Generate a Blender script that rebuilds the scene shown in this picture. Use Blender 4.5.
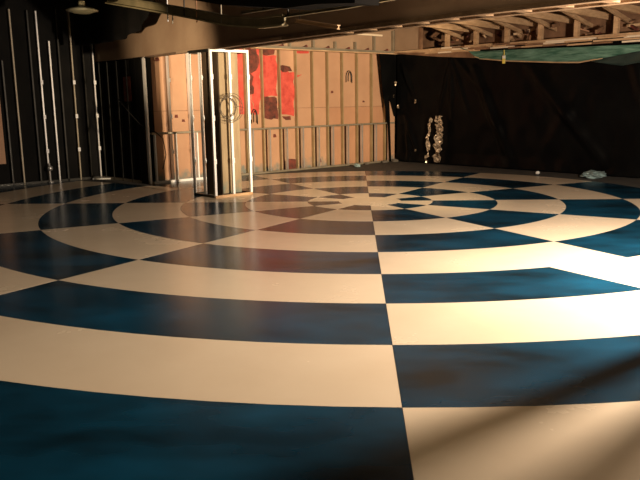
import bpy, bmesh, math, random
from mathutils import Vector, Matrix, noise as mnoise

# ------------------------------------------------------------------ reset
for o in list(bpy.data.objects):
    bpy.data.objects.remove(o, do_unlink=True)
scene = bpy.context.scene
COL = scene.collection
random.seed(7)

# ------------------------------------------------------------------ camera
FPX = 724.99
PITCH, ROLL, YAW = 0.19025, -0.014914, -0.0487
CAM = Vector((-0.301, -14.175, 1.957))
fw = Vector((math.sin(YAW) * math.cos(PITCH), math.cos(YAW) * math.cos(PITCH), -math.sin(PITCH)))
rt0 = Vector((math.cos(YAW), -math.sin(YAW), 0))
up0 = rt0.cross(fw)
rt = rt0 * math.cos(ROLL) + up0 * math.sin(ROLL)
up = -rt0 * math.sin(ROLL) + up0 * math.cos(ROLL)
cd = bpy.data.cameras.new('camera')
cd.sensor_fit = 'HORIZONTAL'
cd.sensor_width = 36
cd.lens = FPX * 36 / 640
cd.clip_end = 200
cam = bpy.data.objects.new('camera', cd)
COL.objects.link(cam)
M4 = Matrix((rt, up, -fw)).transposed().to_4x4()
M4.translation = CAM
cam.matrix_world = M4
scene.camera = cam

# ------------------------------------------------------------------ world, lamps, exposure
world = bpy.data.worlds.new('world')
scene.world = world
world.use_nodes = True
world.node_tree.nodes['Background'].inputs[0].default_value = (1.0, 0.72, 0.45, 1)
world.node_tree.nodes['Background'].inputs[1].default_value = 0.012
vs = scene.view_settings
vs.view_transform = 'Standard'
vs.look = 'None'
vs.exposure = 0.0
vs.gamma = 1.0
vs.use_curve_mapping = False


def spot(name, loc, target, watts, size_deg, blend, radius, color):
    ld = bpy.data.lights.new(name, 'SPOT')
    ld.energy = watts
    ld.spot_size = math.radians(size_deg)
    ld.spot_blend = blend
    ld.shadow_soft_size = radius
    ld.color = color
    o = bpy.data.objects.new(name, ld)
    COL.objects.link(o)
    o.location = loc
    o.rotation_euler = (Vector(target) - Vector(loc)).to_track_quat('-Z', 'Y').to_euler()
    return o


HALOGEN = (1.0, 0.76, 0.47)
LAMP = Vector((4.27, -6.87, 2.25))
# twin-head halogen work lamp standing to the right of the view: one head on the floor, one on the walls
spot('work_lamp_floor_head', LAMP, (2.65, -5.1, 0.0), 3300, 172, 0.35, 0.05, (1.0, 0.81, 0.62))
spot('work_lamp_wall_head', LAMP + Vector((-0.05, 0.3, 0.1)), (-2.5, 6.9, 2.4), 8800, 50, 0.8, 0.07, HALOGEN)
# second work lamp out of view to the left, tilted up at the far end of the beam
spot('work_lamp_left', (-5.8, -6.5, 1.5), (-4.2, 2.0, 3.1), 3800, 25, 0.9, 0.1, HALOGEN)
# dim warm fill light added behind the viewer to lift the beam and floor
ad = bpy.data.lights.new('fill_light', 'AREA')
ad.energy = 120
ad.size = 1.6
ad.color = HALOGEN
ao = bpy.data.objects.new('fill_light', ad)
COL.objects.link(ao)
ao.location = (-1.5, -11.5, 4.3)
ao.rotation_euler = (Vector((0.0, -1.0, 2.8)) - ao.location).to_track_quat('-Z', 'Y').to_euler()

# ------------------------------------------------------------------ plan: the room stands at 45 degrees to the view
A0 = Vector((-5.27, 3.37))
B0 = Vector((1.0, 9.37))
UL = (B0 - A0).length
U = (B0 - A0) / UL
V = Vector((U.y, -U.x))
TH = math.atan2(U.y, U.x)          # heading of the tan wall
TH2 = math.atan2(V.y, V.x)         # heading of the sheeted wall


def W(u, v, z=0.0):
    p = A0 + U * u + V * v
    return Vector((p.x, p.y, z))


# ------------------------------------------------------------------ materials
MATS = {}


def nodes_of(name):
    m = bpy.data.materials.new(name)
    m.use_nodes = True
    nt = m.node_tree
    return m, nt, nt.nodes['Principled BSDF']


def mat(name, c1, c2=None, rough=0.6, metal=0.0, scale=4.0, bump=0.0, bump_scale=40.0, stretch=(1, 1, 1),
        spec=0.5, stain=None, rough2=None, detail=5.0):
    if name in MATS:
        return MATS[name]
    m, nt, b = nodes_of(name)
    N, L = nt.nodes, nt.links
    tc = N.new('ShaderNodeNewGeometry')
    mp = N.new('ShaderNodeMapping')
    mp.inputs['Scale'].default_value = stretch
    L.new(tc.outputs['Position'], mp.inputs['Vector'])
    b.inputs['Roughness'].default_value = rough
    b.inputs['Metallic'].default_value = metal
    b.inputs['Specular IOR Level'].default_value = spec
    c2 = c2 or c1
    nz = N.new('ShaderNodeTexNoise')
    nz.inputs['Scale'].default_value = scale
    nz.inputs['Detail'].default_value = detail
    nz.inputs['Roughness'].default_value = 0.6
    L.new(mp.outputs['Vector'], nz.inputs['Vector'])
    cr = N.new('ShaderNodeValToRGB')
    cr.color_ramp.elements[0].position = 0.32
    cr.color_ramp.elements[1].position = 0.68
    cr.color_ramp.elements[0].color = (*c1, 1)
    cr.color_ramp.elements[1].color = (*c2, 1)
    L.new(nz.outputs['Fac'], cr.inputs['Fac'])
    col = cr.outputs['Color']
    if stain:                         # (colour, height): splashed stain along the foot
        sx = N.new('ShaderNodeSeparateXYZ')
        L.new(tc.outputs['Position'], sx.inputs[0])
        n2 = N.new('ShaderNodeTexNoise')
        n2.inputs['Scale'].default_value = 5.0
        L.new(tc.outputs['Position'], n2.inputs['Vector'])
        ma = N.new('ShaderNodeMath')
        ma.operation = 'MULTIPLY_ADD'
        ma.inputs[1].default_value = 0.8
        L.new(n2.outputs['Fac'], ma.inputs[0])
        L.new(sx.outputs['Z'], ma.inputs[2])
        r2 = N.new('ShaderNodeMapRange')
        r2.inputs['From Min'].default_value = stain[1] + 0.25
        r2.inputs['From Max'].default_value = stain[1] + 0.5
        r2.inputs['To Min'].default_value = 0.75
        r2.inputs['To Max'].default_value = 0.0
        L.new(ma.outputs[0], r2.inputs['Value'])
        mx = N.new('ShaderNodeMix')
        mx.data_type = 'RGBA'
        mx.inputs['B'].default_value = (*stain[0], 1)
        L.new(r2.outputs[0], mx.inputs['Factor'])
        L.new(col, mx.inputs['A'])
        col = mx.outputs['Result']
    L.new(col, b.inputs['Base Color'])
    if rough2 is not None:
        mr = N.new('ShaderNodeMapRange')
        mr.inputs['To Min'].default_value = rough
        mr.inputs['To Max'].default_value = rough2
        L.new(nz.outputs['Fac'], mr.inputs['Value'])
        L.new(mr.outputs[0], b.inputs['Roughness'])
    if bump:
        n3 = N.new('ShaderNodeTexNoise')
        n3.inputs['Scale'].default_value = bump_scale
        n3.inputs['Detail'].default_value = 4
        L.new(mp.outputs['Vector'], n3.inputs['Vector'])
        bp = N.new('ShaderNodeBump')
        bp.inputs['Strength'].default_value = bump
        bp.inputs['Distance'].default_value = 0.02
        L.new(n3.outputs['Fac'], bp.inputs['Height'])
        L.new(bp.outputs['Normal'], b.inputs['Normal'])
    MATS[name] = m
    return m


mat('tile_light', (0.70, 0.57, 0.425), (0.76, 0.635, 0.485), rough=0.20, rough2=0.32, scale=0.8)
mat('tile_dark', (0.003, 0.012, 0.020), (0.005, 0.055, 0.112), rough=0.20, rough2=0.26, scale=0.9, detail=3.0, spec=0.3,
    stretch=(0.8, 1.5, 1))
mat('concrete', (0.035, 0.032, 0.028), (0.075, 0.068, 0.058), rough=0.8, scale=3.0, bump=0.2)
mat('joint', (0.012, 0.010, 0.009), rough=0.9)
mat('board_tan', (0.42, 0.235, 0.14), (0.48, 0.28, 0.17), rough=0.75, scale=1.3, stain=((0.10, 0.17, 0.17), 0.15))
mat('board_orange', (0.40, 0.205, 0.115), (0.46, 0.245, 0.14), rough=0.75, scale=1.3)
mat('board_upper', (0.29, 0.185, 0.115), (0.36, 0.24, 0.155), rough=0.8, scale=1.6)
mat('column_board', (0.25, 0.18, 0.105), (0.36, 0.275, 0.165), rough=0.75, scale=2.0, stretch=(3, 3, 0.6),
    stain=((0.10, 0.19, 0.18), 0.15))
mat('core_dark', (0.035, 0.022, 0.012), (0.085, 0.055, 0.03), rough=0.7, scale=2.0, stretch=(3, 3, 0.6))
mat('red', (0.42, 0.04, 0.028), (0.66, 0.10, 0.07), rough=0.7, scale=5.0)
mat('scorch', (0.04, 0.016, 0.010), (0.20, 0.045, 0.028), rough=0.85, scale=6.0)
mat('steel', (0.62, 0.60, 0.58), (0.74, 0.72, 0.70), rough=0.36, metal=0.75, scale=3.0)
mat('steel_bright', (0.90, 0.88, 0.88), (0.95, 0.94, 0.94), rough=0.38, metal=0.1, scale=3.0)
mat('steel_dull', (0.26, 0.22, 0.16), (0.36, 0.31, 0.23), rough=0.5, metal=0.5, scale=3.0)
mat('steel_olive', (0.30, 0.22, 0.11), (0.40, 0.31, 0.17), rough=0.5, metal=0.3, scale=3.0)
mat('steel_dark', (0.022, 0.021, 0.018), (0.05, 0.047, 0.04), rough=0.45, metal=0.6, scale=3.0)
mat('black_board', (0.003, 0.003, 0.003), (0.008, 0.007, 0.006), rough=0.8, spec=0.15, scale=2.0)
mat('black_plastic', (0.002, 0.002, 0.0023), (0.004, 0.004, 0.004), rough=0.25, rough2=0.36, scale=1.5, bump=0.15, spec=0.08,
    bump_scale=6.0)
mat('crinkle_glints', (0.08, 0.05, 0.03), (0.85, 0.66, 0.48), rough=0.3, metal=0.5, scale=14.0)  # cream flecks paint glints into the colour of the crumpled sheet
mat('beam_board', (0.26, 0.165, 0.105), (0.34, 0.23, 0.15), rough=0.8, scale=1.2)
mat('timber', (0.42, 0.25, 0.13), (0.64, 0.43, 0.25), rough=0.7, scale=3.0, stretch=(1, 1, 4))
mat('timber_dark', (0.13, 0.065, 0.034), (0.28, 0.15, 0.08), rough=0.8, scale=3.0)
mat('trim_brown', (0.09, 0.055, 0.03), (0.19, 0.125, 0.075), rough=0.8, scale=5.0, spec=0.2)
mat('timber_pale', (0.74, 0.60, 0.44), (0.82, 0.68, 0.52), rough=0.6, scale=3.0)
mat('green_mesh', (0.010, 0.075, 0.045), (0.16, 0.30, 0.23), rough=0.6, scale=2.2, stretch=(1, 1, 9), bump=0.4)
mat('clear_film', (0.012, 0.020, 0.018), (0.03, 0.05, 0.045), rough=0.3, scale=3.0)
mat('ceiling_black', (0.003, 0.003, 0.003), (0.006, 0.005, 0.0045), rough=0.95, spec=0.1, scale=2.0)
mat('duct_olive', (0.16, 0.135, 0.075), (0.26, 0.21, 0.12), rough=0.6, scale=3.0)
mat('rust', (0.34, 0.16, 0.08), (0.44, 0.23, 0.12), rough=0.7, scale=5.0)
mat('lamp_shade', (0.22, 0.20, 0.13), (0.28, 0.26, 0.17), rough=0.4, scale=4.0)
mat('lamp_socket', (0.75, 0.66, 0.42), rough=0.4)
mat('cable', (0.10, 0.075, 0.05), rough=0.6)
mat('cable_black', (0.02, 0.018, 0.016), rough=0.5)
mat('film_pale', (0.20, 0.30, 0.31), (0.36, 0.46, 0.46), rough=0.35, scale=8.0)
mat('yellow', (0.78, 0.60, 0.06), (0.85, 0.72, 0.2), rough=0.5)
mat('white_paint', (0.75, 0.74, 0.70), rough=0.5)
mat('rubble', (0.10, 0.085, 0.07), (0.2, 0.17, 0.14), rough=0.9, scale=9.0)


# ------------------------------------------------------------------ mesh helpers
def mesh(name, verts, faces, material, smooth=False):
    me = bpy.data.meshes.new(name)
    me.from_pydata([tuple(v) for v in verts], [], faces)
    bm = bmesh.new()
    bm.from_mesh(me)
    bmesh.ops.recalc_face_normals(bm, faces=bm.faces)
    bm.to_mesh(me)
    bm.free()
    me.materials.append(MATS[material])
    if smooth:
        for p in me.polygons:
            p.use_smooth = True
    return me


def obj(name, me, parent=None, loc=(0, 0, 0), rz=0.0):
    o = bpy.data.objects.new(name, me)
    COL.objects.link(o)
    o.location = loc
    o.rotation_euler = (0, 0, rz)
    if parent:
        o.parent = parent
    return o


def tag(o, label=None, cat=None, group=None, kind=None):
    if label:
        o['label'] = label
    if cat:
        o['category'] = cat
    if group:
        o['group'] = group
    if kind:
        o['kind'] = kind
    return o


def thing(name, loc, label, cat, rz=0.0, group=None):
    return tag(obj(name, None, None, loc, rz), label, cat, group)


class MB:
    def __init__(s):
        s.v, s.f = [], []

    def add(s, vs_, fs_):
        n = len(s.v)
        s.v += [Vector(p) for p in vs_]
        s.f += [tuple(i + n for i in f) for f in fs_]
        return s

    def box(s, x0, x1, y0, y1, z0, z1, ch=0.0):
        if ch <= 0:
            p = [(x, y, z) for z in (z0, z1) for x, y in ((x0, y0), (x1, y0), (x1, y1), (x0, y1))]
            return s.add(p, [(3, 2, 1, 0), (4, 5, 6, 7), (0, 1, 5, 4), (1, 2, 6, 5), (2, 3, 7, 6), (3, 0, 4, 7)])
        c = ch
        prof = [(x0 + c, y0), (x1 - c, y0), (x1, y0 + c), (x1, y1 - c), (x1 - c, y1), (x0 + c, y1), (x0, y1 - c), (x0, y0 + c)]
        return s.prism(prof, z0, z1)

    def prism(s, prof, z0, z1):
        n = len(prof)
        p = [(x, y, z0) for x, y in prof] + [(x, y, z1) for x, y in prof]
        return s.add(p, [tuple(range(n - 1, -1, -1)), tuple(range(n, 2 * n))] +
                     [(i, (i + 1) % n, (i + 1) % n + n, i + n) for i in range(n)])

    def beam(s, a, b, w, h, upv=(0, 0, 1)):
        a, b = Vector(a), Vector(b)
        d = (b - a).normalized()
        sd = d.cross(Vector(upv)).normalized()
        u_ = sd.cross(d)
        p = [q + sd * (w / 2 * i) + u_ * (h / 2 * j) for q in (a, b) for i, j in ((-1, -1), (1, -1), (1, 1), (-1, 1))]
        return s.add(p, [(3, 2, 1, 0), (4, 5, 6, 7), (0, 1, 5, 4), (1, 2, 6, 5), (2, 3, 7, 6), (3, 0, 4, 7)])

    def tube(s, pts, r, n=6, closed=False):
        pts = [Vector(p) for p in pts]
        m = len(pts)
        vs_, fs_ = [], []
        for i, p in enumerate(pts):
            d = (pts[(i + 1) % m] - pts[i - 1]) if closed else (pts[min(i + 1, m - 1)] - pts[max(i - 1, 0)])
            d = d.normalized()
            ref = Vector((0, 0, 1)) if abs(d.z) < 0.9 else Vector((1, 0, 0))
            a = d.cross(ref).normalized()
            b = a.cross(d)
            for k in range(n):
                t = 2 * math.pi * k / n
                vs_.append(p + a * (r * math.cos(t)) + b * (r * math.sin(t)))
        for i in range(m if closed else m - 1):
            j = (i + 1) % m
            for k in range(n):
                fs_.append((i * n + k, i * n + (k + 1) % n, j * n + (k + 1) % n, j * n + k))
        if not closed:
            fs_ += [tuple(range(n - 1, -1, -1)), tuple(range((m - 1) * n, m * n))]
        return s.add(vs_, fs_)

    def lathe(s, prof, n=28):
        vs_, fs_ = [], []
        for r, z in prof:
            for k in range(n):
                t = 2 * math.pi * k / n
                vs_.append((r * math.cos(t), r * math.sin(t), z))
        for i in range(len(prof) - 1):
            for k in range(n):
                fs_.append((i * n + k, i * n + (k + 1) % n, (i + 1) * n + (k + 1) % n, (i + 1) * n + k))
        fs_ += [tuple(range(n - 1, -1, -1)), tuple(range((len(prof) - 1) * n, len(prof) * n))]
        return s.add(vs_, fs_)

    def mesh(s, name, material, smooth=False):
        return mesh(name, s.v, s.f, material, smooth)


def slab_uz(poly, v0, v1):
    """polygon given in (u, z), extruded between v0 and v1: world-space verts, faces"""
    n = len(poly)
    p = [W(a, v0, z) for a, z in poly] + [W(a, v1, z) for a, z in poly]
    return p, [tuple(range(n - 1, -1, -1)), tuple(range(n, 2 * n))] + [(i, (i + 1) % n, (i + 1) % n + n, i + n) for i in range(n)]


def ub(u0, u1, v0, v1, z0, z1):
    m = MB()
    p = [W(a, b, z) for z in (z0, z1) for a, b in ((u0, v0), (u1, v0), (u1, v1), (u0, v1))]
    return m.add(p, [(3, 2, 1, 0), (4, 5, 6, 7), (0, 1, 5, 4), (1, 2, 6, 5), (2, 3, 7, 6), (3, 0, 4, 7)])


_stud = {}


def stud_mesh(h, material, fl=0.045, dp=0.09):
    """open C channel: flange faces +/-Y, web on the -X side, standing on z = 0"""
    k = (round(h, 3), material, fl, dp)
    if k not in _stud:
        t, lip = 0.004, 0.012
        x0, x1, y0, y1 = -fl / 2, fl / 2, -dp / 2, dp / 2
        prof = [(x0, y0), (x1, y0), (x1, y0 + lip), (x1 - t, y0 + lip), (x1 - t, y0 + t), (x0 + t, y0 + t), (x0 + t, y1 - t),
                (x1 - t, y1 - t), (x1 - t, y1 - lip), (x1, y1 - lip), (x1, y1), (x0, y1)]
        _stud[k] = MB().prism(prof, 0, h).mesh('stud', material)
    return _stud[k]


_clip = {}


def clip_mesh(material):
    if material not in _clip:
        m = MB()
        m.box(-0.034, 0.034, -0.012, 0.006, -0.05, 0.05, 0.004)
        m.box(-0.016, 0.016, -0.03, -0.01, -0.02, 0.02, 0.004)
        _clip[material] = m.mesh('clip', material)
    return _clip[material]


# ------------------------------------------------------------------ floor
floor = tag(obj('floor', MB().box(-14, 13, -19, 14, -0.25, -0.004).mesh('floor', 'concrete')), kind='structure',
            label='dark concrete floor painted with rings of cream and blue wedges')
RW = 1.22
GAP = 0.0022


def inside(x, y):
    u, v = (Vector((x, y)) - A0).dot(U), (Vector((x, y)) - A0).dot(V)
    if u >= 0:
        return v >= 0.12
    return v >= -2.32                # left wall


def clip_poly(poly):
    """keep the painted floor inside the stud walls (cut along the left wall and jog)"""
    def cut(pl, f):
        out = []
        for i in range(len(pl)):
            a, b = pl[i], pl[(i + 1) % len(pl)]
            fa, fb = f(a), f(b)
            if fa >= 0:
                out.append(a)
            if (fa >= 0) != (fb >= 0):
                t = fa / (fa - fb)
                out.append((a[0] + (b[0] - a[0]) * t, a[1] + (b[1] - a[1]) * t))
        return out
    fu = lambda p: (Vector(p) - A0).dot(U)
    fv = lambda p: (Vector(p) - A0).dot(V)
    c = (sum(p[0] for p in poly) / len(poly), sum(p[1] for p in poly) / len(poly))
    if fu(c) < 0.05:
        pl = cut(poly, lambda p: fv(p) + 2.22)
        return cut(pl, lambda p: -0.08 - fu(p)) if any(fv(p) < 0 for p in pl) else pl
    return cut(poly, lambda p: fv(p) - 0.10)


def tile(r0, r1, a0, a1, material):
    n = max(3, int(abs(a1 - a0) / 2.5))
    g0 = math.degrees(GAP / max(r0, 0.3))
    g1 = math.degrees(GAP / r1)
    pts = []
    for i in range(n + 1):
        a = math.radians(a0 + g1 + (a1 - a0 - 2 * g1) * i / n)
        pts.append((-math.sin(a) * (r1 - GAP), -math.cos(a) * (r1 - GAP)))
    for i in range(n, -1, -1):
        a = math.radians(a0 + g0 + (a1 - a0 - 2 * g0) * i / n)
        pts.append((-math.sin(a) * (r0 + GAP), -math.cos(a) * (r0 + GAP)))
    pts = clip_poly(pts)
    if len(pts) < 3:
        return None
    return obj('floor_tile', MB().prism(pts, -0.006, 0.0).mesh('floor_tile', material), floor)


disc = [(math.cos(math.radians(a)) * (RW / 2 - GAP), math.sin(math.radians(a)) * (RW / 2 - GAP)) for a in range(0, 360, 6)]
obj('centre_tile', MB().prism(disc, -0.006, 0.0).mesh('centre_tile', 'tile_light'), floor)
RMAX = {0: 10, 1: 10, 2: 10, 3: 8, 4: 5, 5: 5, 6: 5, 7: 5, 8: 5, 9: 10, 10: 10, 11: 10}
for s in range(12):
    for k in range(RMAX[s]):
        m = 'tile_dark' if (k + s) % 2 == 0 else 'tile_light'
        r0 = RW * (k if k else 0.5)
        r1 = RW * (k + 1)
        a0, a1 = 30 * s, 30 * s + 30
        if s == 11 and k == 5:
            # this blue wedge stops short along a slanting straight edge; the rest of it is cream
            n = 8
            e0, e1 = 360 - 18.9, 360 - 21.6
            po = [(-math.sin(math.radians(e1 + (360 - e1) * i / n)) * (r1 - GAP), -math.cos(math.radians(e1 + (360 - e1) * i / n)) * (r1 - GAP)) for i in range(n + 1)]
            pi_ = [(-math.sin(math.radians(e0 + (360 - e0) * i / n)) * (r0 + GAP), -math.cos(math.radians(e0 + (360 - e0) * i / n)) * (r0 + GAP)) for i in range(n, -1, -1)]
            obj('floor_tile', MB().prism(po + pi_, -0.006, 0.0).mesh('floor_tile', 'tile_dark'), floor)
            po = [(-math.sin(math.radians(330 + (e1 - 330) * i / n)) * r1, -math.cos(math.radians(330 + (e1 - 330) * i / n)) * r1) for i in range(n + 1)]
            pi_ = [(-math.sin(math.radians(330 + (e0 - 330) * i / n)) * r0, -math.cos(math.radians(330 + (e0 - 330) * i / n)) * r0) for i in range(n, -1, -1)]
            obj('floor_tile', MB().prism(po + pi_, -0.006, 0.0).mesh('floor_tile', 'tile_light'), floor)
            continue
        tile(r0, r1, a0, a1, m)

# ------------------------------------------------------------------ ceiling
ceiling = tag(obj('ceiling', MB().box(-14, 13, -17, 14, 4.5, 4.7).mesh('ceiling', 'ceiling_black')), kind='structure',
              label='dark open ceiling deck with steel joists')
for i in range(9):
    v = 1.2 + i * 1.25
    obj('joist', ub(-9.5, -0.95, v - 0.05, v + 0.05, 4.22, 4.5).mesh('joist', 'steel_dark'), ceiling)

# ------------------------------------------------------------------ tan stud wall at the back
wall_back = tag(obj('wall_back', ub(-0.05, UL + 0.1, -0.45, -0.30, 0, 4.5).mesh('wall_back', 'timber_dark')), kind='structure',
                label='tan boarded wall behind open steel studs')
US = [0.04, 0.69, 1.26, 1.85, 2.43, 3.00, 3.57, 4.17, 4.76, 5.37, 5.95, 6.54, 7.15, 7.78, 8.38]
edges = [0.0] + US[1:] + [UL + 0.05]
for i in range(len(edges) - 1):
    a, b = edges[i] + 0.004, edges[i + 1] - 0.004
    off = random.uniform(-0.006, 0.006)
    obj('panel', ub(a, b, -0.30, -0.225 + off, 1.755, 3.42).mesh('panel', 'board_tan'), wall_back)
    obj('panel', ub(a, b, -0.30, -0.225 - off, 0.0, 1.745).mesh('panel', 'board_orange' if i > 9 else 'board_tan'), wall_back)
for i, a in enumerate(US):
    bright = i < 4
    obj('stud', stud_mesh(3.36, 'steel_bright' if bright else 'steel_olive', fl=0.03 if bright else 0.034), wall_back, W(a, -0.16, 0.0), TH)
    if bright:
        for z in (0.75, 1.62, 2.5):
            obj('clip', clip_mesh('steel_bright'), wall_back, W(a, -0.10, z), TH)
obj('stud', stud_mesh(3.0, 'steel_bright'), wall_back, W(-0.02, -0.02, 0.0), TH)
obj('corner_board', ub(8.40, 8.67, -0.05, 0.0, 0.0, 2.3).mesh('corner_board', 'board_tan'), wall_back)
# low stud partition standing in front of the boards
obj('bottom_track', ub(0, 8.55, -0.05, 0.05, 0.0, 0.05).mesh('bottom_track', 'steel_dull'), wall_back)
obj('bottom_track', ub(0.05, 1.75, 0.052, 0.075, 0.0, 0.06).mesh('bottom_track', 'steel_bright'), wall_back)
obj('rail', ub(0.05, 8.62, -0.05, 0.05, 1.20, 1.245).mesh('rail', 'steel_dull'), wall_back)
for a in [0.11, 0.69, 1.30, 1.88, 2.46, 3.05, 3.62, 4.22, 4.81, 5.41, 5.97, 6.58, 7.17, 7.78, 8.37]:
    obj('short_stud', stud_mesh(1.15, 'steel_bright' if a < 2 else 'steel', fl=0.034), wall_back, W(a + 0.03, 0.0, 0.05), TH)


def red_patch(poly, material, t):
    n = MB()
    n.add(*slab_uz(poly, -0.232, -0.218 + t))
    obj('paint_patch', n.mesh('paint_patch', material), wall_back)


def ragged(poly, amp=0.035, step=0.12):
    out = []
    for i in range(len(poly)):
        a, b = Vector(poly[i]), Vector(poly[(i + 1) % len(poly)])
        n = max(1, int((b - a).length / step))
        for k in range(n):
            p = a.lerp(b, k / n)
            out.append((p.x + random.uniform(-amp, amp), p.y + random.uniform(-amp, amp)))
    return out


red_patch(ragged([(2.30, 3.38), (3.22, 3.38), (3.22, 2.3), (3.3, 1.62), (2.46, 1.60), (2.40, 2.4)]), 'red', 0.006)
red_patch(ragged([(3.25, 3.38), (3.55, 3.36), (3.55, 2.2), (3.50, 1.64), (3.32, 1.62), (3.24, 2.4)]), 'red', 0.004)
red_patch(ragged([(3.62, 3.2), (4.12, 3.2), (4.12, 2.62), (4.12, 2.06), (3.62, 2.1)]), 'red', 0.005)
red_patch(ragged([(4.20, 2.78), (4.45, 2.80), (5.02, 2.66), (4.74, 2.60), (4.72, 1.55), (4.18, 1.60)]), 'red', 0.004)
red_patch(ragged([(4.85, 3.38), (5.32, 3.36), (5.30, 3.28), (4.85, 3.27)], 0.015), 'red', 0.003)
red_patch(ragged([(3.62, 2.06), (4.12, 2.06), (4.12, 1.45), (3.63, 1.48)], 0.03), 'scorch', 0.008)
red_patch(ragged([(3.0, 3.38), (3.45, 3.38), (3.5, 2.9), (3.28, 2.7), (3.3, 2.2), (3.1, 2.1), (3.02, 2.8)], 0.05), 'scorch', 0.009)
red_patch(ragged([(3.66, 3.36), (4.1, 3.38), (4.06, 3.22), (3.7, 3.18)], 0.03), 'scorch', 0.010)
red_patch(ragged([(4.2, 2.92), (4.6, 2.9), (4.66, 2.78), (4.3, 2.74)], 0.03), 'scorch', 0.010)
red_patch(ragged([(4.28, 1.54), (4.6, 1.56), (4.58, 1.44), (4.3, 1.46)], 0.03), 'scorch', 0.010)
red_patch(ragged([(4.32, 0.02), (4.74, 0.02), (4.74, 0.30), (4.5, 0.34), (4.34, 0.26)], 0.02), 'scorch', 0.012)
for uu, zz, hh in ((2.0, 2.98, 0.05), (0.45, 3.0, 0.04), (0.9, 1.62, 0.035), (1.1, 1.50, 0.03), (5.65, 0.2, 0.05), (6.2, 2.2, 0.03),
                   (7.5, 1.9, 0.03), (4.0, 1.0, 0.04)):
    red_patch(ragged([(uu - hh * 1.6, zz - hh), (uu + hh * 1.6, zz - hh), (uu + hh, zz + hh), (uu - hh, zz + hh)], 0.01, 0.04), 'scorch', 0.002)

# ------------------------------------------------------------------ band above the tan wall
wall_upper = tag(obj('wall_upper_back', ub(-0.1, UL + 0.02, -0.28, -0.06, 3.43, 4.5).mesh('wall_upper_back', 'board_upper')), kind='structure',
                 label='tan plasterboard band above the tan stud wall')
obj('rail', ub(-0.1, UL + 0.05, -0.06, 0.06, 3.36, 3.43).mesh('rail', 'steel_dull'), wall_upper)
obj('rail', ub(3.2, UL, -0.12, 0.10, 3.335, 3.36).mesh('rail', 'timber'), wall_upper)
for a, h in ((3.6, .17), (4.44, .18), (5.29, .2), (6.13, .2), (6.94, .22), (7.74, .48), (8.58, .62)):
    obj('stub_stud', stud_mesh(h, 'steel_dull', fl=0.06), wall_upper, W(a, -0.01, 3.43), TH)
    obj('bracket', MB().add(*slab_uz([(a - 0.42, 3.43), (a - 0.20, 3.43), (a - 0.22, 3.50), (a - 0.30, 3.46)], -0.06, 0.0)).mesh('bracket', 'scorch'), wall_upper)
tag(obj('wood_lath', ub(6.33, 8.02, 0.04, 0.09, 3.85, 3.90).mesh('wood_lath', 'timber_pale')),
    'thin pale wood lath fixed high across the tan band under the beam', 'lath')

# ------------------------------------------------------------------ right wall with timber framing above it
wall_right = tag(obj('wall_right', ub(UL + 0.10, UL + 0.22, -0.2, 11.5, 0, 3.33).mesh('wall_right', 'black_board')), kind='structure',
                 label='dark wall behind the black plastic sheet')
wall_frame = tag(obj('wall_upper_right', ub(UL + 0.75, UL + 0.85, -0.2, 11.5, 3.3, 4.5).mesh('wall_upper_right', 'timber_dark')), kind='structure',
                 label='open timber framing above the black plastic sheet')
obj('board', ub(UL - 0.02, UL + 0.04, 0.0, 1.02, 3.44, 4.5).mesh('board', 'board_upper'), wall_frame)
obj('edge_strip', ub(UL - 0.05, UL + 0.05, 1.02, 1.10, 3.34, 4.2).mesh('edge_strip', 'timber_dark'), wall_frame)
obj('rail', ub(UL - 0.05, UL + 0.75, 0.0, 11.5, 3.34, 3.42).mesh('rail', 'timber'), wall_frame)
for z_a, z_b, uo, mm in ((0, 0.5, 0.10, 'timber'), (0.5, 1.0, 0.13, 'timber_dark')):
    pp = [(0.05, 3.36), (1.8, 3.17), (3.3, 3.055)]
    m = MB()
    n = []
    for v, lo in pp:
        hi = 3.42
        n.append((v, hi - (hi - lo) * z_a, hi - (hi - lo) * z_b))
    top = [W(UL - uo, v, a) for v, a, b in n] + [W(UL - uo, v, b) for v, a, b in reversed(n)]
    bk = [W(UL - uo + 0.04, v, a) for v, a, b in n] + [W(UL - uo + 0.04, v, b) for v, a, b in reversed(n)]
    k = len(top)
    m.add(top + bk, [tuple(range(k)), tuple(range(2 * k - 1, k - 1, -1))] + [(i, (i + 1) % k, (i + 1) % k + k, i + k) for i in range(k)])
    obj('fascia_board', m.mesh('fascia_board', mm), wall_frame)
for i in range(48):
    v = 1.15 + (i % 16) * 0.62 + random.uniform(-0.2, 0.2)
    z = 3.42 - 0.055 * (i // 16) + random.uniform(-0.012, 0.012) - 0.022 * max(0, v - 4)
    obj('lath', ub(UL - 0.12 - 0.008 * (i % 5), UL - 0.05, v, v + random.uniform(0.5, 1.0), z - 0.04, z).mesh('lath', random.choice(['timber', 'timber_pale', 'timber_dark', 'timber'])), wall_frame)
for i in range(9):
    v = 2.06 + i * 1.03
    obj('post', ub(UL - 0.03, UL + 0.08, v - 0.055, v + 0.055, 3.42, 3.84).mesh('post', 'timber'), wall_frame)
    m = MB()
    m.beam(W(UL + 0.75, v, 3.72), W(UL - 1.0, v + 0.2, 3.99), 0.06, 0.10)
    obj('brace', m.mesh('brace', 'timber'), wall_frame)
    m = MB()
    m.beam(W(UL + 0.7, v + 0.5, 3.9), W(UL - 6.5, v + 0.5, 4.12), 0.08, 0.16)
    obj('joist', m.mesh('joist', 'timber'), wall_frame)
obj('ledger', ub(UL - 1.05, UL - 0.95, 0.6, 11.5, 4.02, 4.16).mesh('ledger', 'timber'), wall_frame)
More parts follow.
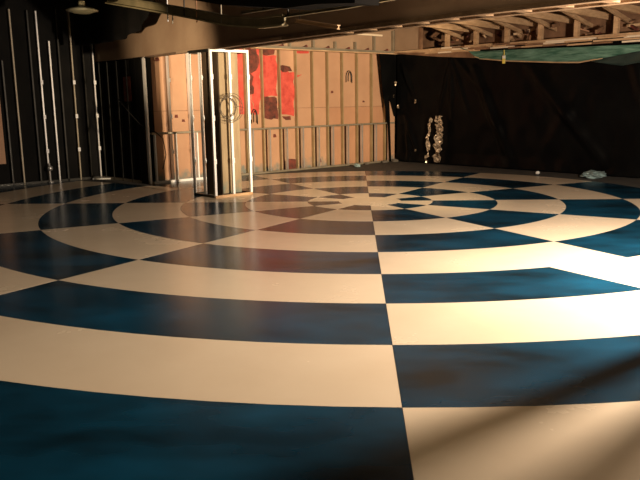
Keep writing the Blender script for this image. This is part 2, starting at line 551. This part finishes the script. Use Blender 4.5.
for i in range(34):
    v = 1.2 + random.random() * 7.5
    a = W(UL + random.uniform(0.2, 0.7), v, random.uniform(3.45, 3.95))
    b = a + Vector((random.uniform(-.35, .35), random.uniform(-.35, .35), random.uniform(-.14, .14)))
    m = MB()
    m.beam(a, b, random.uniform(0.03, 0.1), random.uniform(0.03, 0.1))
    obj('offcut', m.mesh('offcut', random.choice(['timber', 'timber_dark', 'rust', 'scorch'])), wall_frame)

# ------------------------------------------------------------------ long beam and jog wall below its far end
beam = tag(obj('ceiling_beam', None), kind='structure', label='long brown boxed beam running from the column to the upper right')


def bu(v):
    return -0.15 - 0.065 * v if v < 10 else -0.80 + 0.05 * (v - 10)


vsq = [-2.4, 0, 2, 4, 6, 8, 10, 12.5, 15]
mb = MB()
for v in vsq:
    for du, z in ((0, 3.03), (0.42, 3.03), (0.42, 4.5), (0, 4.5)):
        mb.v.append(W(bu(max(v, 0)) + du, v, z))
for i in range(len(vsq) - 1):
    for k in range(4):
        mb.f.append((i * 4 + k, i * 4 + (k + 1) % 4, i * 4 + 4 + (k + 1) % 4, i * 4 + 4 + k))
mb.f += [(0, 1, 2, 3), tuple((len(vsq) - 1) * 4 + k for k in (3, 2, 1, 0))]
obj('casing', mb.mesh('casing', 'beam_board'), beam)
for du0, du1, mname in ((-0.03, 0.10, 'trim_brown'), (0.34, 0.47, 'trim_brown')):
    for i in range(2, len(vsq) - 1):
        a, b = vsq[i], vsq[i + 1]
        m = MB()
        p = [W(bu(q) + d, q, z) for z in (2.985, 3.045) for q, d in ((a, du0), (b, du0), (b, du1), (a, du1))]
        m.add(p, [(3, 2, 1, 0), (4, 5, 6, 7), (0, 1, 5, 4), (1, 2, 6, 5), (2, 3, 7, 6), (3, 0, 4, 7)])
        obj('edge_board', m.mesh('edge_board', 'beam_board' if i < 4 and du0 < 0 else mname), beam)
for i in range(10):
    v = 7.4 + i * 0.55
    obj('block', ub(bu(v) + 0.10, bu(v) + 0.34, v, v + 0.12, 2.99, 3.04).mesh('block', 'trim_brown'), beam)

J = Vector((-7.03, 4.93))
jd = (A0 - J).normalized()
JL = (A0 - J).length
jn = Vector((jd.y, -jd.x))
jog = MB()
for z in (0, 3.03):
    for t, d in ((0, 0.06), (JL - 0.02, 0.06), (JL - 0.02, 0.18), (0, 0.18)):
        q = J + jd * t - jn * d * (1 if jn.y < 0 else -1)
        jog.v.append(Vector((q.x, q.y, z)))
jog.f = [(3, 2, 1, 0), (4, 5, 6, 7), (0, 1, 5, 4), (1, 2, 6, 5), (2, 3, 7, 6), (3, 0, 4, 7)]
wall_jog = tag(obj('wall_jog', jog.mesh('wall_jog', 'black_board')), kind='structure', label='dark stud wall between the corner and the tan wall')
obj('end_board', ub(-0.075, -0.055, -0.46, -0.07, 0, 3.03).mesh('end_board', 'black_board'), wall_jog)
THJ = math.atan2(jd.y, jd.x)
for t, mm in ((0.25, 'steel_dark'), (0.65, 'steel_dark'), (1.1, 'steel_dark'), (1.55, 'steel_dark'), (2.0, 'steel_dark')):
    q = J + jd * t
    obj('stud', stud_mesh(3.0, mm), wall_jog, (q.x, q.y, 0), THJ)
q0, q1 = J, J + jd * (JL - 0.03)
m = MB()
m.beam((q0.x, q0.y, 0.03), (q1.x, q1.y, 0.03), 0.09, 0.06)
obj('bottom_track', m.mesh('bottom_track', 'steel_dull'), wall_jog)
q = J + jd * 1.5
obj('paint_patch', MB().box(-0.16, 0.16, -0.012, 0.012, 2.0, 2.6).mesh('paint_patch', 'scorch'), wall_jog, (q.x, q.y + 0.0, 0), THJ)

# ------------------------------------------------------------------ left wall
ld_ = Vector((-1.57, -1.53)).normalized()
ln = Vector((-ld_.y, ld_.x))
if ln.x < 0:
    ln = -ln                       # towards the room
THL = math.atan2(-ld_.y, -ld_.x)
lw = MB()
for z in (0, 4.5):
    for t, d in ((-0.1, -0.07), (6.0, -0.07), (6.0, -0.2), (-0.1, -0.2)):
        q = J + ld_ * t + ln * d
        lw.v.append(Vector((q.x, q.y, z)))
lw.f = [(3, 2, 1, 0), (4, 5, 6, 7), (0, 1, 5, 4), (1, 2, 6, 5), (2, 3, 7, 6), (3, 0, 4, 7)]
wall_left = tag(obj('wall_left', lw.mesh('wall_left', 'black_board')), kind='structure', label='dark wall with bare steel studs at the left')
LS = [(0.06, 'steel', 4.3, 1), (0.32, 'steel_dark', 4.3, 0), (0.62, 'steel_dull', 4.3, 1), (0.95, 'steel_dark', 4.3, 0), (1.18, 'steel', 3.5, 0),
      (1.45, 'steel', 4.2, 1), (1.66, 'steel_dark', 4.2, 0), (2.08, 'steel_dull', 4.2, 0), (2.35, 'steel_dark', 3.0, 0), (2.9, 'steel_dull', 4.2, 0), (3.3, 'steel_dull', 4.2, 0)]
for t, mm, h, c in LS:
    q = J + ld_ * t
    obj('stud', stud_mesh(h, mm, fl=0.034), wall_left, (q.x, q.y, 0), THL)
    if c:
        for z in (0.8, 1.65, 2.5):
            p = q + ln * 0.06
            obj('clip', clip_mesh('steel_bright'), wall_left, (p.x, p.y, z), THL)
q0, q1 = J + ld_ * 0.02, J + ld_ * 5.5
m = MB()
m.beam((q0.x, q0.y, 0.03), (q1.x, q1.y, 0.03), 0.09, 0.06)
obj('bottom_track', m.mesh('bottom_track', 'steel_dark'), wall_left)
q = J + ld_ * 2.62 + ln * 0.02
obj('board', MB().box(-0.14, 0.14, -0.02, 0.02, 0.55, 2.9, 0.005).mesh('board', 'board_tan'), wall_left, (q.x, q.y, 0), THL)

# ------------------------------------------------------------------ framed column
CU0, CU1, CV0, CV1 = -0.41, 0.53, 2.63, 3.48
col = thing('framed_column', W(0.015, 3.055, 0), 'square boarded column inside a bright steel stud frame, standing on the ring pattern', 'column', TH)
cm = Matrix.Rotation(-TH, 4, 'Z')


def loc(u, v, z=0.0):               # column-local position (x along U, y along -V)
    return Vector((u - 0.015, -(v - 3.055), z))


core = MB().box(-0.125, 0.36, -0.225, 0.375, 0.0, 3.0, 0.008)
obj('core', core.mesh('core', 'core_dark'), col)
obj('face_board', MB().box(-0.118, 0.135, -0.255, -0.226, 0.055, 2.94, 0.004).mesh('face_board', 'column_board'), col)
obj('face_board', MB().box(0.145, 0.355, -0.255, -0.226, 0.055, 2.94, 0.004).mesh('face_board', 'column_board'), col)
fr = 0.022
for (a, b, rz) in [(CU0, CV1, 0), (CU0 + 0.47, CV1, 0), (CU1, CV1, 0), (CU0, (CV0 + CV1) / 2, math.pi / 2), (CU0, CV0, math.pi / 2), (CU1, CV0, 0),
                   (CU1, (CV0 + CV1) / 2, -math.pi / 2), (CU0 + 0.47, CV0, 0)]:
    aa = min(max(a, CU0 + fr), CU1 - fr)
    bb = min(max(b, CV0 + fr), CV1 - fr)
    h = 2.93
    st = obj('stud', stud_mesh(h, 'steel_bright', fl=0.05, dp=0.045), col, loc(aa, bb, 0.035), rz)
    for z in (0.72, 1.60, 2.42):
        obj('clip', clip_mesh('steel_bright'), st, (0, -0.025, z))
for z0, z1 in ((0.0, 0.05), (2.945, 3.0)):
    nm = 'bottom_track' if z0 == 0 else 'top_track'
    mm = 'timber' if z0 == 0 else 'steel_bright'
    x0, x1, y0, y1 = CU0 - 0.015, CU1 - 0.015, -(CV1 - 3.055), -(CV0 - 3.055)
    obj(nm, MB().box(x0, x1, y0 - 0.004, y0 + 0.05, z0, z1).mesh(nm, mm), col)
    mm = 'steel_dark'
    obj(nm, MB().box(x0, x1, y1 - 0.05, y1, z0, z1).mesh(nm, mm), col)
    obj(nm, MB().box(x0 - 0.004, x0 + 0.05, y0 + 0.052, y1 - 0.052, z0, z1).mesh(nm, mm), col)
    obj(nm, MB().box(x1 - 0.05, x1, y0 + 0.052, y1 - 0.052, z0, z1).mesh(nm, mm), col)

# coil of cable on the column
pts = []
for i in range(5 * 36 + 1):
    t = i / 36 * 2 * math.pi
    k = i / 36
    r = 0.285 - 0.012 * (k % 3) + 0.012 * math.sin(t * 2.3 + k)
    c = (0.02 * math.sin(k * 2.1) - (0.10 if k > 3 else 0.0), 0.02 * math.cos(k * 1.7))
    rr = r * (0.7 if k > 3 else 1.0)
    pts.append(Vector((c[0] + rr * math.cos(t), -0.012 * k * 0.5, c[1] + rr * math.sin(t))))
coil = obj('cable_coil', MB().tube(pts, 0.006, 5).mesh('cable_coil', 'cable', True), None, W(0.02, 3.52, 1.83), TH)
tag(coil, 'coil of brown cable hung on the front studs of the column', 'cable')

# ------------------------------------------------------------------ black plastic sheet
tarp = thing('plastic_sheet', W(UL, 5.5, 0), 'large wrinkled black plastic sheet hung over the right wall', 'plastic sheet')
TO = tarp.location.copy()


def seg_d(p, a, b):
    a, b, p = Vector(a), Vector(b), Vector(p)
    t = max(0, min(1, (p - a).dot(b - a) / (b - a).length_squared))
    return (p - a.lerp(b, t)).length, t


FOLDS = [((3.05, 2.75), (4.45, 0.05), 0.10, 0.13), ((4.85, 2.75), (7.1, 0.3), 0.12, 0.15), ((2.19, 3.1), (1.75, 1.6), 0.05, 0.06), ((2.19, 3.1), (2.25, 1.4), 0.05, 0.06),
         ((2.19, 3.1), (2.85, 1.6), 0.06, 0.06), ((2.3, 3.15), (3.2, 2.3), 0.05, 0.07), ((0.25, 3.0), (0.75, 2.1), 0.07, 0.07), ((0.4, 1.5), (0.95, 0.3), 0.08, 0.08),
         ((0.5, 1.1), (0.6, 0.1), 0.06, 0.06), ((5.3, 0.4), (6.4, 2.2), 0.05, 0.2), ((7.6, 2.9), (8.8, 0.2), 0.1, 0.15), ((0.9, 1.9), (1.0, 1.6), 0.05, 0.06)]


def tarp_d(v, z):
    d = 0.03 + 0.03 * mnoise.noise(Vector((v * 0.9, z * 0.9, 3))) + 0.02 * mnoise.noise(Vector((v * 3, z * 2, 1)))
    for a, b, h, w in FOLDS:
        q, t = seg_d((v, z), a, b)
        d += h * math.exp(-(q / w) ** 2) * (0.35 + 0.65 * math.sin(math.pi * min(1, max(0, t * 0.9 + 0.08))))
    if z < 0.35:
        d += 0.10 * (0.35 - z) / 0.35 * (0.6 + 0.6 * mnoise.noise(Vector((v * 2.5, 0, 9))))
    return max(d, 0.012)


nv, nz_ = 240, 84
mb = MB()
for j in range(nz_ + 1):
    z = 0.004 + 3.33 * j / nz_
    for i in range(nv + 1):
        v = 0.02 + 10.9 * i / nv
        mb.v.append(W(UL + 0.08 - tarp_d(v, z), v, z) - TO)
for j in range(nz_):
    for i in range(nv):
        a = j * (nv + 1) + i
        mb.f.append((a, a + 1, a + nv + 2, a + nv + 1))
sh = obj('sheet', mb.mesh('sheet', 'black_plastic', True), tarp)
sm = sh.modifiers.new('thick', 'SOLIDIFY')
sm.thickness = 0.004
flap = [(7.89, 3.33), (8.64, 3.33), (8.64, 1.45), (8.58, 1.42), (8.34, 2.03), (8.39, 1.0), (8.44, 0.01), (8.35, 0.01), (8.27, 1.16), (8.05, 2.19)]
mb = MB()
p, f = slab_uz(flap, 0.07, 0.078)
mb.add([q - TO for q in p], f)
obj('flap', mb.mesh('flap', 'black_plastic'), tarp)


def crumple(name, v0, v1, z0, z1, n, m_, amp, seed, taper=0.0):
    mb = MB()
    rng = random.Random(int(seed * 10))
    for j in range(m_ + 1):
        for i in range(n + 1):
            fz = j / m_
            v = v0 + (v1 - v0) * (i / n) + 0.07 * mnoise.noise(Vector((seed, fz * (z1 - z0) * 3.5, i * 0.3))) + taper * fz
            z = z0 + (z1 - z0) * fz
            h = mnoise.noise(Vector((v * 9, z * 7, seed))) + 0.5 * mnoise.noise(Vector((v * 22, z * 18, seed)))
            h += rng.uniform(-0.35, 0.35)
            mb.v.append(W(UL - 0.10 - amp * (0.7 + h), v, max(z + 0.03 * h, 0.006)) - TO)
    for j in range(m_):
        for i in range(n):
            a = j * (n + 1) + i
            mb.f.append((a, a + 1, a + n + 2, a + n + 1))
    o = obj(name, mb.mesh(name, 'crinkle_glints'), tarp)
    s_ = o.modifiers.new('thick', 'SOLIDIFY')
    s_.thickness = 0.006
    return o


crumple('crumpled_fold', 1.84, 2.06, 0.08, 1.45, 7, 26, 0.16, 3.0, 0.06)
crumple('crumpled_fold', 1.44, 1.52, 0.04, 1.40, 3, 26, 0.12, 8.0, 0.16)

for v_, z_, w_, h_ in ((0.10, 2.38, 0.06, 0.12), (0.24, 1.68, 0.07, 0.10), (0.93, 1.84, 0.07, 0.09), (1.0, 0.36, 0.04, 0.05), (0.05, 2.0, 0.05, 0.1)):
    crumple('fold_glint', v_, v_ + w_, z_, z_ + h_, 3, 4, 0.05, v_ * 7 + 1, 0.03)  # small pale bits painted as glints off the sheet's folds

# green strip hung under the framing
prof = [(2.7, 3.36), (3.0, 3.25), (3.26, 3.05), (4.25, 2.93), (5.76, 2.82), (6.4, 2.79), (7.16, 2.88), (7.85, 2.97), (9.0, 3.02), (11.0, 3.04)]


def lowz(v):
    for (a, za), (b, zb) in zip(prof, prof[1:]):
        if v <= b:
            return za + (zb - za) * (v - a) / (b - a)
    return prof[-1][1]


gs = thing('green_strip', W(UL - 0.1, 6, 3.0), 'green plastic mesh strip hanging along the top edge of the black sheet', 'mesh strip')
GO = gs.location.copy()
mb = MB()
for i in range(121):
    v = 2.7 + 8.2 * i / 120
    lo, hi = lowz(v), max(lowz(v) + 0.02, 3.25 - 0.025 * max(0, v - 3))
    for j in range(7):
        z = hi + (lo - hi) * j / 6
        d = 0.16 + 0.05 * mnoise.noise(Vector((v * 1.5, z * 8, 5))) + 0.02 * math.sin(z * 40 + v * 2)
        mb.v.append(W(UL - d, v, z) - GO)
for i in range(120):
    for j in range(6):
        a = i * 7 + j
        mb.f.append((a, a + 1, a + 8, a + 7))
o = obj('mesh_sheet', mb.mesh('mesh_sheet', 'green_mesh', True), gs)
o.modifiers.new('thick', 'SOLIDIFY').thickness = 0.006
mb = MB()
mb.tube([W(UL - 0.17, 3.2 + i * 0.2, lowz(3.2 + i * 0.2)) - GO for i in range(20)], 0.016, 5)
obj('hem_batten', mb.mesh('hem_batten', 'timber'), gs)
fl = MB()
for i in range(41):
    v = 6.7 + 4.0 * i / 40
    for j in range(5):
        z = lowz(v) + 0.03 - (0.03 + min(0.26, (v - 6.6) * 0.3)) * j / 4
        fl.v.append(W(UL - 0.13 - 0.02 * math.sin(v * 6 + j), v, z) - GO)
for i in range(40):
    for j in range(4):
        a = i * 5 + j
        fl.f.append((a, a + 1, a + 6, a + 5))
o = obj('film', fl.mesh('film', 'clear_film', True), gs)
o.modifiers.new('thick', 'SOLIDIFY').thickness = 0.004

# yellow tag under the framing
yt = thing('hanging_tag', W(UL - 0.24, 4.22, 2.86), 'small yellow tag hanging below the green strip', 'tag', TH2)
obj('tag_body', MB().box(-0.045, 0.045, -0.012, 0.012, 0.0, 0.13, 0.008).mesh('tag_body', 'yellow'), yt)
obj('tag_label', MB().box(-0.047, 0.047, -0.014, 0.014, 0.13, 0.21, 0.008).mesh('tag_label', 'white_paint'), yt)
obj('cord', MB().tube([(0, 0, 0.2), (0.01, 0, 0.27), (0, 0, 0.36)], 0.012, 5).mesh('cord', 'yellow'), yt)

# ------------------------------------------------------------------ pendant lamp shade
pl = thing('pendant_lamp', (-5.37, -0.26, 3.66), 'unlit pendant lamp with a wide pale dish shade by the dark corner', 'lamp')
obj('lamp_shade', MB().lathe([(0.05, 0.10), (0.10, 0.085), (0.24, 0.045), (0.295, 0.02), (0.29, 0.0), (0.22, -0.01), (0.16, -0.035), (0.10, -0.045), (0.02, -0.05)]).mesh('lamp_shade', 'lamp_shade', True), pl)
obj('socket', MB().lathe([(0.055, 0.09), (0.06, 0.10), (0.06, 0.17), (0.05, 0.185), (0.02, 0.19)], 18).mesh('socket', 'lamp_socket', True), pl)
obj('stem', MB().tube([(0, 0, 0.18), (0, 0, 0.84)], 0.014, 8).mesh('stem', 'steel_dark'), pl)

# ------------------------------------------------------------------ hanging channels, cables below the ceiling
def chan(pts, w, h, material):
    mb = MB()
    ps = [W(-1.6 if len(q) == 2 else q[2], q[0], q[1]) for q in pts]
    n = len(ps)
    for i, p in enumerate(ps):
        d = (ps[min(i + 1, n - 1)] - ps[max(i - 1, 0)]).normalized()
        sd = d.cross(Vector((0, 0, 1))).normalized()
        uu = sd.cross(d)
        for a, b in ((-w, -h), (w, -h), (w, -h * 0.7), (w * 0.3, -h * 0.6), (w * 0.3, h * 0.6), (w, h * 0.7), (w, h), (-w, h), (-w, h * 0.7), (-w * 0.3, h * 0.6), (-w * 0.3, -h * 0.6), (-w, -h * 0.7)):
            mb.v.append(p + sd * (a / 2) + uu * (b / 2))
    for i in range(n - 1):
        for k in range(12):
            mb.f.append((i * 12 + k, i * 12 + (k + 1) % 12, i * 12 + 12 + (k + 1) % 12, i * 12 + 12 + k))
    mb.f += [tuple(range(11, -1, -1)), tuple(range((n - 1) * 12, n * 12))]
    return mb


def hung(name, pts, w, h, material, label, cat, rods=()):
    base = W(-1.6, pts[0][0], pts[0][1])
    t = thing(name, base, label, cat)
    m = chan(pts, w, h, material)
    m.v = [q - base for q in m.v]
    obj('channel', m.mesh('channel', material), t)
    for v, z, zt, mm in rods:
        m = MB().tube([W(-1.62, v, z) - base, W(-1.6, v, zt) - base], 0.013, 6)
        obj('hanger_rod', m.mesh('hanger_rod', mm), t)
    return t



hung('sagging_channel', [(1.6, 4.05), (3.0, 3.80), (4.2, 3.58), (5.1, 3.41), (5.9, 3.25), (6.8, 3.14), (7.4, 3.13)], 0.12, 0.17, 'duct_olive',
     'olive steel channel sagging from the dark ceiling in front of the beam', 'channel',
     [(4.02, 3.40, 4.5, 'steel'), (5.0, 3.30, 4.5, 'rust'), (5.75, 3.2, 4.5, 'steel_dull'), (4.18, 3.35, 3.62, 'steel_dull')])
hung('ceiling_runner', [(6.3, 3.34), (7.3, 3.33), (8.19, 3.33), (10.0, 3.34)], 0.05, 0.05, 'duct_olive', 'thin dark runner rising to the top edge above the sagging channel', 'runner',
     [(6.9, 3.33, 4.5, 'steel_dark'), (8.4, 3.33, 4.5, 'steel_dark')])
hung('ceiling_runner', [(6.9, 3.19), (7.8, 3.185), (8.7, 3.18), (9.6, 3.2)], 0.05, 0.045, 'duct_olive', 'lower thin dark runner crossing in front of the long beam', 'runner',
     [(7.5, 3.19, 4.5, 'steel_dark'), (9.2, 3.19, 4.5, 'steel_dark')])
hung('rusty_strap', [(4.35, 3.475, -1.45), (4.9, 3.38, -1.45), (5.5, 3.27, -1.45)], 0.03, 0.05, 'rust', 'short rust-brown strap lying below the sagging channel', 'strap', [(4.6, 3.44, 4.5, 'steel_dark')])
hung('loose_batten', [(7.42, 3.13, -1.4), (7.9, 3.04, -1.4), (8.35, 2.96, -1.4)], 0.06, 0.06, 'timber', 'short tan timber batten dangling in front of the dark beam right of the column', 'batten', [])
_b = bpy.data.objects['loose_batten']
obj('hanger_wire', MB().tube([W(-1.4, 7.5, 3.1) - _b.location, W(-1.4, 7.5, 4.5) - _b.location], 0.006, 5).mesh('hanger_wire', 'steel_dark'), _b)
hung('ceiling_duct', [(5.2, 4.0, -2.3), (6.2, 3.80, -2.3), (7.13, 3.62, -2.3), (8.59, 3.43, -2.3), (9.17, 3.42, -2.3), (9.85, 3.36, -2.3)], 0.4, 0.62, 'ceiling_black', 'black duct hanging under the ceiling above the thin runners', 'duct',
     [])

# black sheet hanging from the ceiling over the far end of the beam
dprof = [(-1.6, 3.36), (-0.16, 3.33), (0.85, 3.34), (1.57, 3.47), (2.03, 3.66), (2.2, 3.95), (2.3, 4.3)]
dr = MB()
for i in range(61):
    v = -1.6 + 3.9 * i / 60
    for (a, za), (b, zb) in zip(dprof, dprof[1:]):
        if a <= v <= b + 1e-6:
            lo = za + (zb - za) * (v - a) / (b - a)
    for j in range(9):
        z = 4.5 + (lo - 4.5) * j / 8
        dr.v.append(W(-0.95 + 0.05 * math.sin(v * 9) * j / 8, v, z) - W(-0.95, 0, 4.5))
for i in range(60):
    for j in range(8):
        a = i * 9 + j
        dr.f.append((a, a + 1, a + 10, a + 9))
o = obj('black_drape', dr.mesh('black_drape', 'ceiling_black', True), None, W(-0.95, 0, 4.5))
o.modifiers.new('thick', 'SOLIDIFY').thickness = 0.01
tag(o, 'black sheet hanging from the ceiling above the far beam end beside the pendant lamp', 'sheet')

# ------------------------------------------------------------------ loops and loose cable on walls
def loop(u, z, w, h, label):
    pts = []
    for i in range(15):
        t = math.pi * i / 14
        pts.append(Vector((w * math.cos(t), 0, h * math.sin(t))))
    pts = [Vector((w, 0, -h * 0.8))] + pts + [Vector((-w, 0, -h * 0.7))]
    pts2 = [Vector((p.x * 0.5 + 0.02, -0.01, p.z * 0.8)) for p in pts]
    o = obj('wire_loop', MB().tube(pts, 0.011, 5).tube(pts2, 0.010, 5).mesh('wire_loop', 'cable_black', True), None, W(u, -0.185, z), TH)
    tag(o, label, 'wire', 'wire loops on the tan wall')


loop(6.86, 2.62, 0.12, 0.2, 'dark wire loop hanging on the upper right boards of the tan wall')
loop(3.30, 1.52, 0.10, 0.22, 'dark wire loop on the tan wall just right of the column')
pts = [W(-0.28, -0.95, 2.05), W(-0.2, -0.6, 1.75), W(-0.12, -0.2, 1.45), W(0.1, 0.13, 1.27), W(0.3, 0.13, 1.1), W(0.36, 0.13, 0.7), W(0.25, 0.13, 0.35)]
tag(obj('loose_cable', MB().tube(pts, 0.012, 5).mesh('loose_cable', 'cable_black', True)), 'loose dark cable running from the dark jog down the left end of the tan wall', 'cable')

# ------------------------------------------------------------------ rubbish along the walls
def crumpled_ball(name, loc_, sx, sy, sz, material, label, cat, seed, group=None):
    bm = bmesh.new()
    bmesh.ops.create_icosphere(bm, subdivisions=3, radius=1)
    for v in bm.verts:
        n = mnoise.noise(v.co * 2.2 + Vector((seed, 0, 0))) * 0.35 + mnoise.noise(v.co * 5 + Vector((0, seed, 0))) * 0.2
        v.co *= 1 + n
        v.co.x *= sx
        v.co.y *= sy
        v.co.z = max(0.0, (v.co.z + 0.75) * sz * 0.6)
    me = bpy.data.meshes.new(name)
    bm.to_mesh(me)
    bm.free()
    me.materials.append(MATS[material])
    o = obj(name, me, None, loc_, seed)
    return tag(o, label, cat, group)


crumpled_ball('plastic_film', (5.55, 3.85, 0.0), 0.42, 0.26, 0.16, 'film_pale', 'pale translucent plastic film crumpled on the floor at the foot of the black sheet', 'plastic film', 1.0)
crumpled_ball('plastic_scrap', (-0.22, 7.42, 0.0), 0.13, 0.09, 0.09, 'film_pale', 'small teal plastic scrap at the foot of the tan wall', 'scrap', 2.0)
crumpled_ball('plaster_lump', (4.45, 4.85, 0.0), 0.05, 0.05, 0.07, 'white_paint', 'tiny white lump on the floor in front of the black sheet', 'rubble', 3.0)
q = J + ld_ * 0.1 + ln * 0.3
o = obj('plaster_slab', MB().box(-0.30, 0.30, -0.09, 0.09, 0.0, 0.035, 0.03).mesh('plaster_slab', 'white_paint'), None, (q.x, q.y, 0), 0.1)
tag(o, 'flat white offcut lying at the foot of the corner stud', 'offcut')
q = J + ld_ * 1.45 + ln * 0.12
kn = thing('stud_clamp', (q.x, q.y, 0.0), 'grey clamp and rod leaning at the foot of a left wall stud', 'clamp')
obj('rod', MB().tube([(0, 0, 0.02), (0, 0, 0.5)], 0.015, 8).mesh('rod', 'steel'), kn)
obj('knob', MB().lathe([(0.02, 0.30), (0.06, 0.32), (0.075, 0.37), (0.06, 0.42), (0.02, 0.44)], 14).mesh('knob', 'steel', True), kn)
obj('foot', MB().lathe([(0.07, 0.0), (0.07, 0.03), (0.03, 0.05)], 14).mesh('foot', 'steel', True), kn)
for i, (u_, sc, wd) in enumerate(((8.0, .1, 'grey rubble lump near the right end of the tan wall'), (8.45, .13, 'largest grey rubble lump, in the corner beside the black sheet'), (7.2, .07, 'small grey rubble lump between the teal scrap and the corner'))):
    p = W(u_, 0.22, 0)
    crumpled_ball('rubble_lump', p, sc, sc * 0.8, sc * 0.7, 'rubble', wd, 'rubble', 10.0 + i, 'rubble along the tan wall')

# ------------------------------------------------------------------ two unseen studs added beside the work lamp to cast the shadow bands
band_studs = tag(obj('shadow_band_studs', None), kind='structure', label='two added studs out of view that cast the shadow bands')
for ang, dist, w in ((math.radians(-140.3), 0.95, 0.085), (math.radians(-131.4), 0.95, 0.062)):
    p = LAMP + Vector((math.cos(ang), math.sin(ang), 0)) * dist
    obj('stud', stud_mesh(4.5, 'steel_dull', fl=w, dp=w), band_studs, (p.x, p.y, 0), ang + math.pi / 2)
